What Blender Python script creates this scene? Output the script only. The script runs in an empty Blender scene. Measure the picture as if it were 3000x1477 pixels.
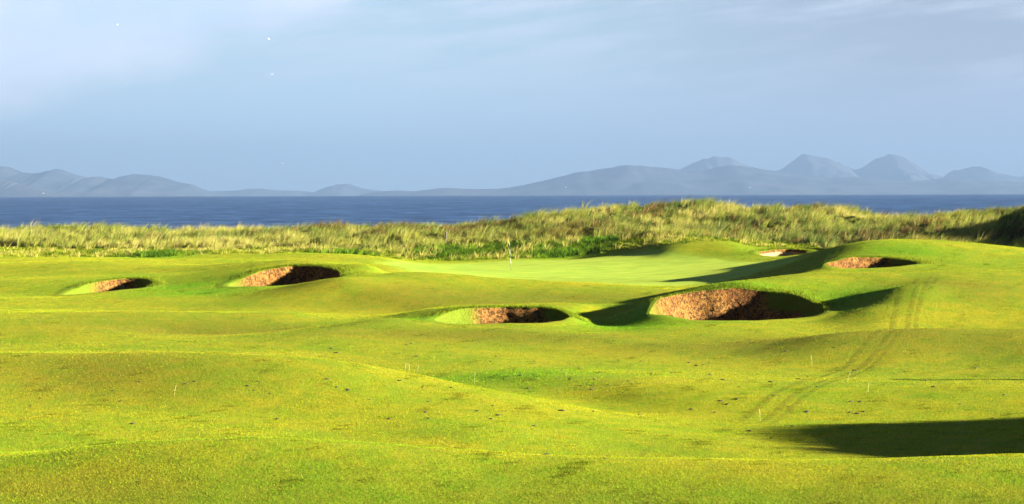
import bpy, math, random
import numpy as np
from mathutils import Matrix, Vector
from mathutils.bvhtree import BVHTree

C = bpy.context.scene.collection
rng = np.random.RandomState(7)
random.seed(7)
PI = math.pi

# ------------------------------------------------------------------ camera
F = 6500.0                      # focal length in photo pixels (3000 wide)
ZC = 11.0                       # eye height over the sea
PITCH = (738.5 - 561.0) / F
ROLL = -0.00267
R = (Matrix.Rotation(PI / 2 - PITCH, 4, 'X') @ Matrix.Rotation(ROLL, 4, 'Z')).to_3x3()
Rn = np.array(R)

def at(u, v, d):
    """photo pixel + distance -> world point"""
    w = Rn @ np.array([(u - 1500) / F, -(v - 738.5) / F, -1.0])
    w = w * (d / w[1])
    return (w[0], w[1], w[2] + ZC)

cam_d = bpy.data.cameras.new('camera'); cam = bpy.data.objects.new('camera', cam_d); C.objects.link(cam)
cam_d.sensor_width = 36; cam_d.lens = 36 * F / 3000; cam_d.clip_end = 200000; cam_d.clip_start = 0.5
cam.matrix_world = Matrix.Translation((0, 0, ZC)) @ R.to_4x4()
bpy.context.scene.camera = cam

# ------------------------------------------------------------------ helpers
def tag(o, label=None, cat=None, group=None, kind=None):
    if label: o['label'] = label
    if cat: o['category'] = cat
    if group: o['group'] = group
    if kind: o['kind'] = kind
    return o

def mesh_np(name, V, Fq, mat, parent=None, smooth=True, attrs=None, cols=None, normals=None):
    """V (n,3); Fq list of (m,k) int arrays with the same k per array"""
    me = bpy.data.meshes.new(name)
    V = np.asarray(V, dtype=np.float32)
    if not isinstance(Fq, (list, tuple)): Fq = [Fq]
    loops = np.concatenate([f.reshape(-1) for f in Fq]).astype(np.int32)
    sizes = np.concatenate([np.full(len(f), f.shape[1], dtype=np.int32) for f in Fq])
    starts = np.concatenate([[0], np.cumsum(sizes)[:-1]]).astype(np.int32)
    me.vertices.add(len(V)); me.vertices.foreach_set('co', V.reshape(-1))
    me.loops.add(len(loops)); me.loops.foreach_set('vertex_index', loops)
    me.polygons.add(len(sizes)); me.polygons.foreach_set('loop_start', starts)
    me.polygons.foreach_set('loop_total', sizes)
    me.polygons.foreach_set('use_smooth', np.full(len(sizes), smooth, dtype=bool))
    me.update(calc_edges=True)
    for k, a in (attrs or {}).items():
        at_ = me.attributes.new(k, 'FLOAT', 'POINT'); at_.data.foreach_set('value', np.asarray(a, dtype=np.float32))
    if cols is not None:
        ca = me.color_attributes.new('tint', 'FLOAT_COLOR', 'POINT')
        c4 = np.ones((len(V), 4), dtype=np.float32); c4[:, :3] = cols
        ca.data.foreach_set('color', c4.reshape(-1))
    if normals is not None:
        me.normals_split_custom_set_from_vertices(np.asarray(normals, dtype=np.float32).tolist())
    if mat: me.materials.append(mat)
    o = bpy.data.objects.new(name, me); C.objects.link(o)
    if parent: o.parent = parent
    return o

def empty(name, loc, rz=0):
    o = bpy.data.objects.new(name, None); C.objects.link(o); o.location = loc
    o.rotation_euler = (0, 0, rz); o.empty_display_size = .2
    return o

class N:
    """tiny node helper"""
    def __init__(s, tree): s.t = tree; s.L = tree.links
    def n(s, typ, ins=None, **kw):
        nd = s.t.nodes.new(typ)
        for k, v in kw.items(): setattr(nd, k, v)
        for k, v in (ins or {}).items():
            sock = nd.inputs[k]
            if isinstance(v, bpy.types.NodeSocket): s.L.new(v, sock)
            else: sock.default_value = v
        return nd
    def noise(s, vec, scale, detail=4, rough=.55, dist=0.0):
        return s.n('ShaderNodeTexNoise', {'Vector': vec, 'Scale': scale, 'Detail': detail, 'Roughness': rough, 'Distortion': dist}).outputs['Fac']
    def ramp(s, fac, a, b, lo=0.0, hi=1.0):
        return s.n('ShaderNodeMapRange', {'Value': fac, 'From Min': a, 'From Max': b, 'To Min': lo, 'To Max': hi}, interpolation_type='SMOOTHSTEP').outputs['Result']
    def mix(s, f, a, b, blend='MIX'):
        nd = s.t.nodes.new('ShaderNodeMix'); nd.data_type = 'RGBA'; nd.blend_type = blend
        for sock, v in ((nd.inputs[0], f), (nd.inputs[6], a), (nd.inputs[7], b)):
            if isinstance(v, bpy.types.NodeSocket): s.L.new(v, sock)
            else: sock.default_value = v if not isinstance(v, tuple) else (*v, 1)[:4]
        return nd.outputs[2]
    def math(s, op, a, b=0.0, c=0.0, clamp=False):
        nd = s.t.nodes.new('ShaderNodeMath'); nd.operation = op; nd.use_clamp = clamp
        for sock, v in zip(nd.inputs, (a, b, c)):
            if isinstance(v, bpy.types.NodeSocket): s.L.new(v, sock)
            else: sock.default_value = v
        return nd.outputs[0]
    def attr(s, name):
        return s.n('ShaderNodeAttribute', attribute_name=name).outputs['Fac']
    def scalev(s, vec, xyz):
        return s.n('ShaderNodeVectorMath', {0: vec, 1: xyz}, operation='MULTIPLY').outputs[0]

def new_mat(name):
    m = bpy.data.materials.new(name); m.use_nodes = True
    m.node_tree.nodes.clear()
    k = N(m.node_tree)
    out = k.n('ShaderNodeOutputMaterial')
    return m, k, out

def plain(name, col, rough=.6, noise=.15, scale=20):
    m, k, out = new_mat(name)
    tc = k.n('ShaderNodeTexCoord').outputs['Object']
    nz = k.noise(tc, scale)
    c = k.mix(k.ramp(nz, .3, .7), tuple(x * (1 - noise) for x in col), tuple(min(1, x * (1 + noise)) for x in col))
    p = k.n('ShaderNodeBsdfPrincipled', {'Base Color': c, 'Roughness': rough})
    k.L.new(p.outputs[0], out.inputs[0])
    return m

# ------------------------------------------------------------------ terrain control points (photo pixel, distance)
P = []
def pts(*a): P.extend([at(*q) for q in a])
def anc(*a): P.extend([(x, y, z + ZC) for x, y, z in a])
# foreground, crest A and the ground just beyond
pts((0,1500,36.5),(700,1500,36.5),(1500,1500,37),(2300,1500,37),(3000,1500,37))
pts((0,1328,41),(408,1290,41.5),(700,1283,41.5),(967,1295,41.5),(1398,1334,41),(1747,1348,41),(1980,1355,41),(2213,1357,41),(2680,1347,41.5),(3000,1332,42))
pts((100,1275,45.5),(700,1255,46.5),(1100,1285,46),(1500,1320,45.3),(2000,1335,45.5),(2500,1335,46),(2900,1322,46.8))
anc((-6,44,-5.0),(-3,44,-5.02),(0,43.6,-5.2),(3,43.6,-5.3),(7,43.6,-5.35),(-9.5,44,-5.05))
# B
pts((0,1215,49),(233,1206,49),(543,1211,49),(815,1221,49),(1100,1232,48.5),(1400,1245,47.5),(1750,1275,48),(2100,1290,48),(2500,1290,49),(2900,1285,49.5))
pts((400,1185,50.8),(800,1195,50.6))
# C crest and its face
pts((200,1120,53.2),(700,1125,53.2),(1200,1160,53.2))
anc((-12,64,-5.3),(-8,64,-5.35),(-3,63.5,-5.5),(0,62.5,-5.6),(-12,60,-4.6),(-8,60,-4.65),(2,60,-5.65))
pts((0,1041,56),(388,1039,56.3),(660,1043,56.3),(1000,1062,56.3),(1175,1093,56),(1322,1116,56),(1466,1142,56.5),(1582,1163,56),(1737,1192,55),(1854,1211,54),(2000,1237,53),(2330,1240,53))
# valley beyond C
pts((0,1038,72),(400,1036,73),(800,1043,72),(1100,1075,69),(1322,1113,65.5),(1582,1165,60),(1800,1197,57.5))
pts((200,1022,75),(600,1020,75.5),(1000,1040,74),(1350,1052,71.5),(1582,1100,65),(1900,1150,60),(2330,1215,55.5),(2700,1205,56.2),(2950,1200,56.2))
pts((2100,1120,64),(2500,1130,62.5),(2900,1130,62),(2000,1079,70),(2427,1076,71),(2900,1072,71),(1582,1031,76.5),(1737,1015,78))
# crests E / F left middle
pts((0,925,87),(118,939,86),(250,960,83.5),(350,985,80.5),(0,985,81.5),(473,919,89.5),(670,917,91),(850,915,91.5),(500,965,86),(800,965,86),(600,995,79.5),(150,905,99),(480,912,98),(700,905,98),(1000,1000,78))
pts((150,880,105),(450,880,104),(700,872,104.5),(1000,868,102),(1000,915,97),(1200,913,97.3))
# L crest
pts((2150,1035,75.5),(2300,1003,76.5),(2050,1005,79.5),(2441,981,76.5),(2566,967,77),(2721,964,77),(3000,962,77.5),(2300,983,83.5),(2566,955,86),(2721,952,86.5),(3000,950,87))
pts((2441,1030,73.6),(2721,1020,74),(2900,1020,74))
anc((16,82,-5.4),(13,82,-5.45),(19,82,-5.35))
# ground in front of the middle bunkers
pts((1500,1000,79.5),(1500,965,82.8),(1300,965,82.8),(1200,985,80.5),(1100,968,82),(1004,960,82.3),(1800,990,80.5),(1750,975,84.5),(1950,975,84),(2200,960,86),(2400,945,88),(2050,1010,77.5))
# H crest behind middle bunker
pts((1121,930,85.8),(1263,905,91.5),(1373,896,93.5),(1531,895,94),(1700,893,94),(1263,900,97),(1450,895,98.5),(1650,890,99))
# hollow between middle and big bunker
pts((1750,934,92.4),(1810,914,93.4),(1830,893,97),(1855,938,89.1),(1800,942,89.9),(1740,955,89.4),(1850,960,87.6),(1950,960,85.8),(1050,942,90.2),(1150,915,94.5),(1100,930,92),(1190,935,85.6),(1000,952,87.5))
# ridge round the big bunker, crest K
pts((1886,885,92),(1980,853,99),(2100,833,99.5),(2255,812,100),(2410,801,100.5),(2566,798,101),(2750,797,101.5),(2900,799,101.5),(3050,805,101))
pts((2170,832,96.5),(2370,822,98),(2440,887,94),(2470,858,96),(2545,838,97.5),(2480,905,91.5),(2640,842,92.6),(2720,836,93.6),(2600,868,91.2),(2650,882,90),(2800,872,91.2),(2950,882,91),(2540,905,89))
pts((1990,856,103),(2600,801,103))
# G1 crest in front of green
pts((1000,823,104.5),(1158,830,105.5),(1339,832,106.5),(1513,836,107.5),(1789,841,108),(1920,848,107),(1200,868,101.5),(1500,868,103),(1750,865,103.5))
# mound right of the left bunkers
pts((1000,773,119),(1118,789,116),(1236,807,112.5),(887,761,119.5),(1050,800,113.5))
# crest behind left bunkers
pts((0,789,128),(197,771,130),(394,767,131.5),(591,775,131.5),(700,771,126),(789,765,122),(100,835,115),(520,800,121),(560,830,113),(600,858,107),(60,870,106.5),(330,795,124))
# ground beyond it
pts((0,762,141),(200,757,144),(500,760,143),(800,757,143),(1000,757,144),(200,733,157),(600,735,157),(900,738,156),(200,722,162),(591,726,161),(1000,727,161))
# green
anc((-6,116,-4.93),(2,116,-4.93),(-5,125,-4.95),(3,125,-4.95),(0,138.5,-4.9),(-6,138,-4.85),(-6,150,-4.9),(2,150,-4.85),(8,130,-4.85),(8,120,-4.8))
pts((1240,764,158),(1493,760,157),(1120,752,150),(1090,775,135),(1180,790,128))
# slope of mound N down to the green (in shade)
anc((11.5,105,-4.35),(13.3,106.5,-4.25),(9.5,105,-4.6),(12.8,110,-4.45))
pts((2300,790,119),(2150,800,120),(2000,815,121),(1900,829,119),(2300,765,132),(2150,775,135),(2000,790,135),(2350,745,140),(2200,765,140))
pts((2451,728,117),(2535,711,117),(2597,707,117),(2721,709,117),(2900,721,117),(3000,736,116),(3080,752,114))
pts((2750,760,109),(2900,770,108),(2650,737,112.5),(2850,747,112.5),(2780,790,104),(2950,792,104))
anc((20,125,-2.95),(23,125,-2.92),(17.8,124,-3.35),(20.5,131,-3.15),(24,131,-3.1),(16,130,-4.0))
pts((2451,735,140),(2600,722,140),(2900,738,141))
# bank behind the green
pts((1570,778,147),(1700,757,156),(1850,742,153),(1850,710,161),(2000,701,160),(2100,706,159),(2000,738,150),(1900,760,147),(2080,755,145),(1750,727,163))
pts((2150,757,143),(2420,735,146),(2420,722,155),(2300,714,159))
# wild green rough
pts((1300,742,163),(1300,716,168),(1150,744,160),(1500,737,164),(1650,720,165),(1900,702,164),(2150,706,164))
# dunes: ground under the grass
pts((0,690,180),(213,688,180),(427,692,180),(640,692,180),(811,700,178),(897,692,180),(1100,684,182),(1217,672,186),(1292,690,183),(1315,676,190),(1394,673,192),(1465,659,192),(1591,646,192),(1789,622,192),(1927,611,191),(2000,611,190),(2158,625,186),(2434,630,181),(2552,651,180),(2651,663,180),(2710,661,179),(2828,641,177),(2958,650,174))
pts((1400,703,172),(1600,690,172),(1800,672,174),(2000,665,174),(2200,668,172),(2434,680,168),(2600,690,165),(2800,690,162),(1700,655,180),(1900,640,181))
pts((3000,722,148),(2900,722,152))
anc((32.5,157,-3.3),(34.2,156,-2.4),(35.8,156,-1.75),(37.5,156,-1.2),(40,156,-1.0),(46,156,-1.2),(44,148,-.1),(40,148,-.5),(42,141,-.6),(38.5,142,-1.3),(41,135,-1.5),(42,168,-2.2),(37,166,-2.6))
# surroundings
anc((-14,36,-5),(-14,44,-4.9),(-20,57,-4.3),(-24,73,-5.3),(-28,90,-5.1),(-32,112,-5.1),(-38,130,-4.5),(-44,150,-4.2),(-50,165,-3.9),(-52,182,-3.4),
    (14,36,-5.2),(15,44,-5.2),(15,56,-5.5),(19,70,-5.4),(24,80,-4.9),(27,87,-5.1),(28,101,-3.8),(34,108,-3.8),(38,125,-3.4),(36,135,-3.9),
    (-50,203,-5.5),(-20,203,-5.6),(0,205,-5),(20,205,-4),(40,203,-3.5),(52,180,-1.5))

# bunkers: rim as (u, v, d), clockwise from the left end; floor depth under the front rim
BUNK = {
 'P': dict(rim=[(185,862,110.2),(250,836,113.5),(335,821,116),(405,818,116.5),(449,829,114.5),(420,843,112),(345,850,110.5),(270,857,109.3),(215,862,109)], depth=.9,
           label='leftmost bunker, a narrow low oval with a brown face, shaded at its right end'),
 'Q': dict(rim=[(664,838,109.5),(749,801,114),(828,783,116),(907,779,116.3),(970,790,115),(1002,809,112.5),(950,827,110.3),(828,840,108.5),(720,843,108.2)], depth=1.2,
           label='left bunker beside the grassy mound, tall crumbly face with black shade on its right half'),
 'M': dict(rim=[(1270,940,87),(1320,913,90),(1436,903,91.7),(1545,903,92),(1635,908,91.5),(1675,930,89),(1600,947,86.8),(1470,950,86),(1340,951,86)], depth=1.2,
           label='middle bunker with low brown face and green tufts growing at its left end'),
 'R': dict(rim=[(1903,908,89.8),(1976,865,94.3),(2094,851,95.5),(2232,854,95.7),(2340,870,94.8),(2412,898,92.5),(2400,921,90),(2300,935,88.8),(2150,940,88),(2020,936,88.2),(1940,921,88.9)], depth=1.5,
           label='largest bunker in front of the green, broad tawny face half in black shade'),
 'S': dict(rim=[(2422,772,105.8),(2488,755,108.5),(2560,753,109.5),(2630,759,109.2),(2692,771,107.8),(2650,780,106),(2566,785,105.2),(2470,787,104.9)], depth=1.0,
           label='bunker cut in the far right mound, orange face fading to shade'),
 'T': dict(rim=[(2220,741,146),(2260,734,149.5),(2317,732,150.5),(2370,737,149),(2350,746,146.5),(2310,750,145),(2262,751,144.5)], depth=.25,
           label='smallest and farthest bunker behind the green with pale sand and red brown face'),
}
for b in BUNK.values():
    b['P'] = np.array([at(*q) for q in b['rim']])
    P.extend([tuple(p) for p in b['P']])
P = np.array(P)
# drop near-duplicates
keep = []
for i, p in enumerate(P):
    if all((p[0]-P[j][0])**2 + (p[1]-P[j][1])**2 > .35 for j in keep): keep.append(i)
P = P[keep]
def phi(r2): return r2 * np.log(r2 + 1e-9) * .5
SC = 20.0
X = P[:, :2] / SC
n = len(X)
K = phi(((X[:, None] - X[None]) ** 2).sum(-1)) + np.eye(n) * 2e-4
A = np.zeros((n + 3, n + 3)); A[:n, :n] = K; A[:n, n] = 1; A[:n, n+1:] = X; A[n, :n] = 1; A[n+1:, :n] = X.T
rhs = np.zeros(n + 3); rhs[:n] = P[:, 2]
W = np.linalg.solve(A, rhs)
def tps(x, y):
    x = np.asarray(x, float); y = np.asarray(y, float); sh = x.shape
    q = np.stack([x.ravel(), y.ravel()], 1) / SC
    out = np.empty(len(q))
    for i in range(0, len(q), 20000):
        s = q[i:i+20000]
        r2 = (s[:, None, 0] - X[None, :, 0]) ** 2 + (s[:, None, 1] - X[None, :, 1]) ** 2
        out[i:i+20000] = phi(r2) @ W[:n] + W[n] + s @ W[n+1:]
    return out.reshape(sh)
def sstep(a, b, x):
    t = np.clip((x - a) / (b - a), 0, 1); return t * t * (3 - 2 * t)
_nz = rng.uniform(0, 6.28, (40, 3))
def wob(x, y, s, k0=0, k=8):
    """sum of sines, about -1..1, feature size s"""
    v = 0
    for i in range(k):
        a, p, q = _nz[(k0 + i) % 40]
        f = (1 + .35 * i) / s
        v = v + np.sin((x * math.cos(a) + y * math.sin(a)) * f + p) * np.sin((x * math.sin(a+1) - y * math.cos(a+1)) * f * .8 + q)
    return v / math.sqrt(k)
def marram_mask(x, y):
    yb = np.interp(x, [-60,-12,-8,-4,5,10,14,20,23,25,28,60], [161,160,163,168,168,165,159,158,150,137,133,133])
    return sstep(-1.2, 1.5, y - yb + wob(x, y, 2.0) * .7)
def height(x, y):
    x = np.asarray(x, float); y = np.asarray(y, float)
    t = tps(np.clip(x, -54, 56), np.clip(y, 33, 206))
    edge = sstep(30, 20, y)
    base = ZC - 5.0 - .1 * np.minimum(np.abs(y - 20), 20) * 0
    z = t * (1 - edge) + base * edge
    # shore
    zs = -2.0
    s = sstep(196, 240, y)
    z = z * (1 - s) + zs * s
    s2 = sstep(54, 90, np.abs(x)); z = z * (1 - s2) + (ZC - 4.0) * s2 * (1 - s) + zs * s2 * s
    # mound beyond the right edge of the photograph that shades the basin
    g = np.exp(-(((x - 18.2) / 3.0) ** 2) - np.abs((y - 48.6) / 6.0) ** 4)
    z = z + 1.95 * g + .42 * np.exp(-((x - 12.8) / 3.2) ** 4 - ((y - 152.5) / 4.5) ** 4)
    # dune relief
    m = marram_mask(x, y)
    z = z + m * (1 - s) * (.40 * wob(x, y, 2.9, 3) + .16 * wob(x, y, 1.2, 11))
    # low swells of the mown turf
    sw = .12 * wob(x * .5, y, 4.6, 17, 3) + .02 * wob(x * .7, y, 2.2, 26, 3)
    for b in BUNK.values():
        c = b['P'].mean(0); sw = sw * (1 - np.exp(-((x - c[0]) / 4.5) ** 2 - ((y - c[1]) / 4) ** 2))
    z = z + (1 - m) * (1 - s) * sw * (1 - np.exp(-((x - 4.5) / 12) ** 4 - ((y - 135.5) / 22) ** 4))
    z = z + (1 - m) * (.018 * wob(x, y, 2.3, 20) + .006 * wob(x, y, .8, 5))
    return z
def hz(x, y): return float(height(np.array([x]), np.array([y]))[0])

# closed rim curves
def closed_spline(Q, m=120):
    k = len(Q); out = []
    for i in range(m):
        t = i / m * k; j = int(t); f = t - j
        p0, p1, p2, p3 = Q[(j-1) % k], Q[j % k], Q[(j+1) % k], Q[(j+2) % k]
        out.append(.5 * ((2*p1) + (-p0+p2)*f + (2*p0-5*p1+4*p2-p3)*f*f + (-p0+3*p1-3*p2+p3)*f**3))
    return np.array(out)
for b in BUNK.values():
    rim = closed_spline(b['P'][:, :2])
    c = rim.mean(0); a = np.arange(len(rim)) / len(rim) * 2 * PI; sd_ = c[0] * 1.7
    wv = 1 + .012 * np.sin(5 * a + sd_) + .010 * np.sin(9 * a + 2 * sd_) + .008 * np.sin(17 * a + 3 * sd_)
    rim = c + (rim - c) * wv[:, None]; b['rimxy'] = rim; b['c'] = rim.mean(0)
def inside(poly, x, y):
    c = np.zeros(x.shape, bool); k = len(poly)
    for i in range(k):
        x1, y1 = poly[i]; x2, y2 = poly[(i+1) % k]
        cond = ((y1 > y) != (y2 > y))
        with np.errstate(divide='ignore', invalid='ignore'):
            xi = (x2 - x1) * (y - y1) / (y2 - y1 + 1e-12) + x1
        c ^= cond & (x < xi)
    return c

# ------------------------------------------------------------------ terrain mesh
xs = np.concatenate([np.arange(-400, -90, 30), np.arange(-90, -52, 3), np.arange(-52, 48.01, .25), np.arange(50, 90, 3), np.arange(90, 401, 30)])
ys = np.concatenate([np.arange(-60, 24, 6), np.arange(24, 32, 1.0), np.arange(32, 70, .22), np.arange(70, 205, .28), np.arange(205, 260, 2.0)])
GX, GY = np.meshgrid(xs, ys)
GZ = height(GX, GY)
def hg(x, y):
    """height of the terrain mesh itself, by interpolation in its grid"""
    i = np.clip(np.searchsorted(xs, x) - 1, 0, len(xs) - 2); j = np.clip(np.searchsorted(ys, y) - 1, 0, len(ys) - 2)
    a = (x - xs[i]) / (xs[i + 1] - xs[i]); b_ = (y - ys[j]) / (ys[j + 1] - ys[j])
    return (GZ[j, i] * (1 - a) + GZ[j, i + 1] * a) * (1 - b_) + (GZ[j + 1, i] * (1 - a) + GZ[j + 1, i + 1] * a) * b_
eps = .06
NX = -(height(GX + eps, GY) - GZ) / eps; NY = -(height(GX, GY + eps) - GZ) / eps
NRM = np.stack([NX, NY, np.ones_like(NX)], -1); NRM /= np.linalg.norm(NRM, axis=-1, keepdims=True)

def blob(u, v, d, rx, ry, x, y):
    p = at(u, v, d)
    return np.exp(-((x - p[0]) / rx) ** 2 - ((y - p[1]) / ry) ** 2)
def masks(x, y):
    q = ((x - 4.0 + .16 * (y - 135)) / 11.6) ** 2 + ((y - 134.5) / 21.5) ** 2
    green = sstep(1.25, .9, q + .03 * wob(x, y, 4, 2))
    mar = marram_mask(x, y)
    yb = np.interp(x, [-60,-12,-9,-6,5,9.5,11,16,21,23,60], [133,150,152,158,159,157,151.5,152.5,153.5,158,160])
    rough = sstep(-1.5, 1.5, y - yb + wob(x, y, 2) * .8) * (1 - mar)
    lush = np.zeros_like(x)
    for a in ((1300,745,163,6,5),(1550,735,164,5,4),(1750,712,166,5,4),(980,748,152,3,3),(450,748,147,2.6,3),(1650,735,160,4,4),(2100,712,160,5,3),
              (600,855,107,3.5,3),(540,840,111,3,3),(1250,935,88,2,2),(1850,935,88,2.5,4),(2500,870,94,2.5,3.5),(2150,845,96,4,1.6),(2650,765,113,3,3),(1500,900,92,4,1.5),(1500,1120,66,3,3)):
        lush = np.maximum(lush, blob(*a, x, y) if len(a) == 5 else 0)
    olive = np.zeros_like(x)
    for a in ((700,1430,37,9,2.2),(1700,1430,37,6,2.2),(750,960,86,6,3.5),(1500,855,103,10,2.5),(300,1100,54,5,3),(1400,870,101,9,3.5),(600,960,86,7,4),(2700,1010,75.5,5,3.5),(2750,880,94,4,4),(1400,985,81,8,3),(2200,1000,78,6,4),(2600,1430,37,4,2),(1150,820,113,1,1)):
        olive = np.maximum(olive, blob(*a, x, y))
    lush = np.maximum(lush, .45 * sstep(41.5, 39, y) * (.5 + .5 * wob(x, y, 2.2, 31, 5)).clip(0, 1))
    for b in BUNK.values():
        c = b['c']; lush = np.maximum(lush, .55 * np.exp(-((x - c[0]) / 4.2) ** 2 - ((y - c[1] - 1) / 4) ** 2))
    return dict(green=green, marram=mar, rough=rough, lush=lush, olive=olive)
MK = masks(GX, GY)

# material for turf (one material on fairway, green and dune floor)
SHEEN = .03
def turf_colour(k, tc):
    n1 = k.noise(tc, .22, 5, .6); n2 = k.noise(tc, 1.3, 5, .65); n3 = k.noise(tc, 9, 4, .7); n4 = k.noise(tc, 30, 3, .7); n5 = k.noise(tc, .6, 4, .6)
    yel = (.400, .370, .014); grn = (.165, .310, .010); brn = (.26, .18, .022); dk = (.07, .10, .006)
    c = k.mix(k.ramp(k.math('ADD', k.math('MULTIPLY', n1, .5), k.math('MULTIPLY', n2, .5)), .40, .60), grn, yel)
    # olive-brown slope turf, its colour darkened further to deepen the shaded relief
    c = k.mix(k.math('MULTIPLY', k.attr('olive'), .75), c, k.mix(k.ramp(n2, .35, .65), (.10, .135, .009), (.16, .12, .014)))
    c = k.mix(k.math('MULTIPLY', k.ramp(n3, .5, .72), .55), c, brn)
    c = k.mix(k.math('MULTIPLY', k.ramp(n5, .55, .75), .35), c, (.22, .19, .016))
    # lush
    lf = k.math('MULTIPLY', k.attr('lush'), k.ramp(n5, .2, .6, .55, 1))
    c = k.mix(lf, c, k.mix(k.ramp(n3, .35, .65), (.06, .24, .006), (.15, .38, .008)))
    # dark flecks between the blades
    c = k.mix(k.math('MULTIPLY', k.ramp(n4, .48, .62), .7), c, dk)
    n6 = k.noise(tc, 4.2, 5, .75); c = k.mix(k.math('MULTIPLY', k.ramp(n6, .50, .66), .5), c, (.10, .14, .008))
    c = k.mix(k.math('MULTIPLY', k.ramp(n4, .42, .28), .5), c, (.55, .54, .04))
    c = k.mix(k.math('MULTIPLY', k.ramp(k.noise(tc, 2.7, 5, .75), .54, .68), .7), c, (.13, .15, .010))
    return c, n3, n4
def make_turf():
    m, k, out = new_mat('turf')
    tc = k.n('ShaderNodeTexCoord').outputs['Object']
    c, n3, n4 = turf_colour(k, tc)
    # smooth putting surface
    gn = k.mix(k.ramp(k.noise(tc, .5, 4, .6), .35, .65), (.20, .34, .035), (.30, .42, .045))
    gn = k.mix(k.math('MULTIPLY', k.ramp(k.noise(tc, 14, 3, .6), .45, .7), .3), gn, (.12, .18, .02))
    g = k.attr('green')
    c = k.mix(.22, c, (.13, .13, .012))
    c = k.mix(g, c, gn)
    rc = k.mix(k.ramp(k.noise(tc, 1.1, 5, .7), .38, .62), (.07, .17, .008), (.25, .26, .02))
    c = k.mix(k.math('MULTIPLY', k.attr('rough'), .6), c, rc)
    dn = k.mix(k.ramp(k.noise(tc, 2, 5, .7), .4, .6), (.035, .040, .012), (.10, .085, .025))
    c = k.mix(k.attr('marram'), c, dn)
    inv = k.math('SUBTRACT', 1.0, k.math('MULTIPLY', g, .85))
    hgt = k.math('ADD', k.math('MULTIPLY', n3, .6), k.math('MULTIPLY', n4, .45))
    bmp = k.n('ShaderNodeBump', {'Strength': .9, 'Distance': k.math('MULTIPLY', inv, .06), 'Height': hgt}).outputs[0]
    p = k.n('ShaderNodeBsdfPrincipled', {'Base Color': c, 'Roughness': .85, 'Normal': bmp, 'Specular IOR Level': .05,
        'Sheen Weight': SHEEN, 'Sheen Roughness': .35, 'Sheen Tint': (.9, 1.0, .12, 1)})
    k.L.new(p.outputs[0], out.inputs[0])
    return m
TURF = make_turf()

ny, nx = GX.shape
idx = np.arange(ny * nx).reshape(ny, nx)
FQ = np.stack([idx[:-1, :-1], idx[:-1, 1:], idx[1:, 1:], idx[1:, :-1]], -1).reshape(-1, 4)
hole = np.zeros(GX.shape, bool)
for b in BUNK.values():
    hole |= inside(b['rimxy'], GX, GY)
hole = hole.ravel()
FQ = FQ[~hole[FQ].any(1)]
fg = MK['green'].ravel()[FQ].mean(1) > .5
fm = (MK['marram'].ravel()[FQ].mean(1) > .5) & (GY.ravel()[FQ].mean(1) > 100)
V3 = np.stack([GX, GY, GZ], -1).reshape(-1, 3); N3 = NRM.reshape(-1, 3)
def sub_terrain(name, sel):
    f = FQ[sel]; used = np.unique(f); mp = np.zeros(len(V3), int); mp[used] = np.arange(len(used))
    o = mesh_np(name, V3[used], mp[f], TURF, attrs={k: v.ravel()[used] for k, v in MK.items()}, normals=N3[used])
    tag(o, kind='structure'); return o
sub_terrain('fairway', ~fg & ~fm)
sub_terrain('putting_green', fg & ~fm)
sub_terrain('dune', fm)

# ------------------------------------------------------------------ grass blades
def blade_mat(name, rough=.7):
    m, k, out = new_mat(name)
    col = k.n('ShaderNodeAttribute', attribute_name='tint').outputs['Color']
    d = k.n('ShaderNodeBsdfDiffuse', {'Color': col, 'Roughness': .5})
    t = k.n('ShaderNodeBsdfTranslucent', {'Color': col})
    mx = k.n('ShaderNodeMixShader', {0: .3, 1: d.outputs[0], 2: t.outputs[0]})
    k.L.new(mx.outputs[0], out.inputs[0])
    return m
BLADE = blade_mat('grass_blade')

def blades(name, bx, by, bz, h, lean, ldir, width, cols, parent=None, tipcol=None):
    """curved tapered blades: 5 vertices each"""
    nb = len(bx)
    yaw = rng.uniform(0, PI, nb)
    wx, wy = np.cos(yaw) * width / 2, np.sin(yaw) * width / 2
    lx, ly = np.cos(ldir) * lean, np.sin(ldir) * lean
    V = np.empty((nb, 5, 3), np.float32)
    V[:, 0] = np.stack([bx - wx, by - wy, bz - .03], 1); V[:, 1] = np.stack([bx + wx, by + wy, bz - .03], 1)
    mx_, my_, mz_ = bx + lx * .38, by + ly * .38, bz + h * .62
    V[:, 2] = np.stack([mx_ + wx * .75, my_ + wy * .75, mz_], 1); V[:, 3] = np.stack([mx_ - wx * .75, my_ - wy * .75, mz_], 1)
    V[:, 4] = np.stack([bx + lx, by + ly, bz + h], 1)
    b5 = np.arange(nb)[:, None] * 5
    Q = b5 + np.array([0, 1, 2, 3]); T = b5 + np.array([3, 2, 4])
    c = np.repeat(cols[:, None, :], 5, 1)
    if tipcol is not None: c[:, 4] = tipcol
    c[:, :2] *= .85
    return mesh_np(name, V.reshape(-1, 3), [Q, T], BLADE, parent, smooth=False, cols=c.reshape(-1, 3))

def frustum(u0, u1, y): return (u0 - 1500) / F * y, (u1 - 1500) / F * y
def scatter(y0, y1, dens, pad=120, keepf=None):
    """random points inside the seen wedge"""
    area = ((3000 + 2 * pad) / F) * (y1 ** 2 - y0 ** 2) / 2
    m = int(area * dens)
    y = np.sqrt(rng.uniform(y0 ** 2, y1 ** 2, m))
    x = rng.uniform(-(1500 + pad) / F, (1500 + pad) / F, m) * y
    if keepf is not None:
        pr = keepf(x, y); s = rng.uniform(0, 1, m) < pr; x, y = x[s], y[s]
    return x, y

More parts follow.
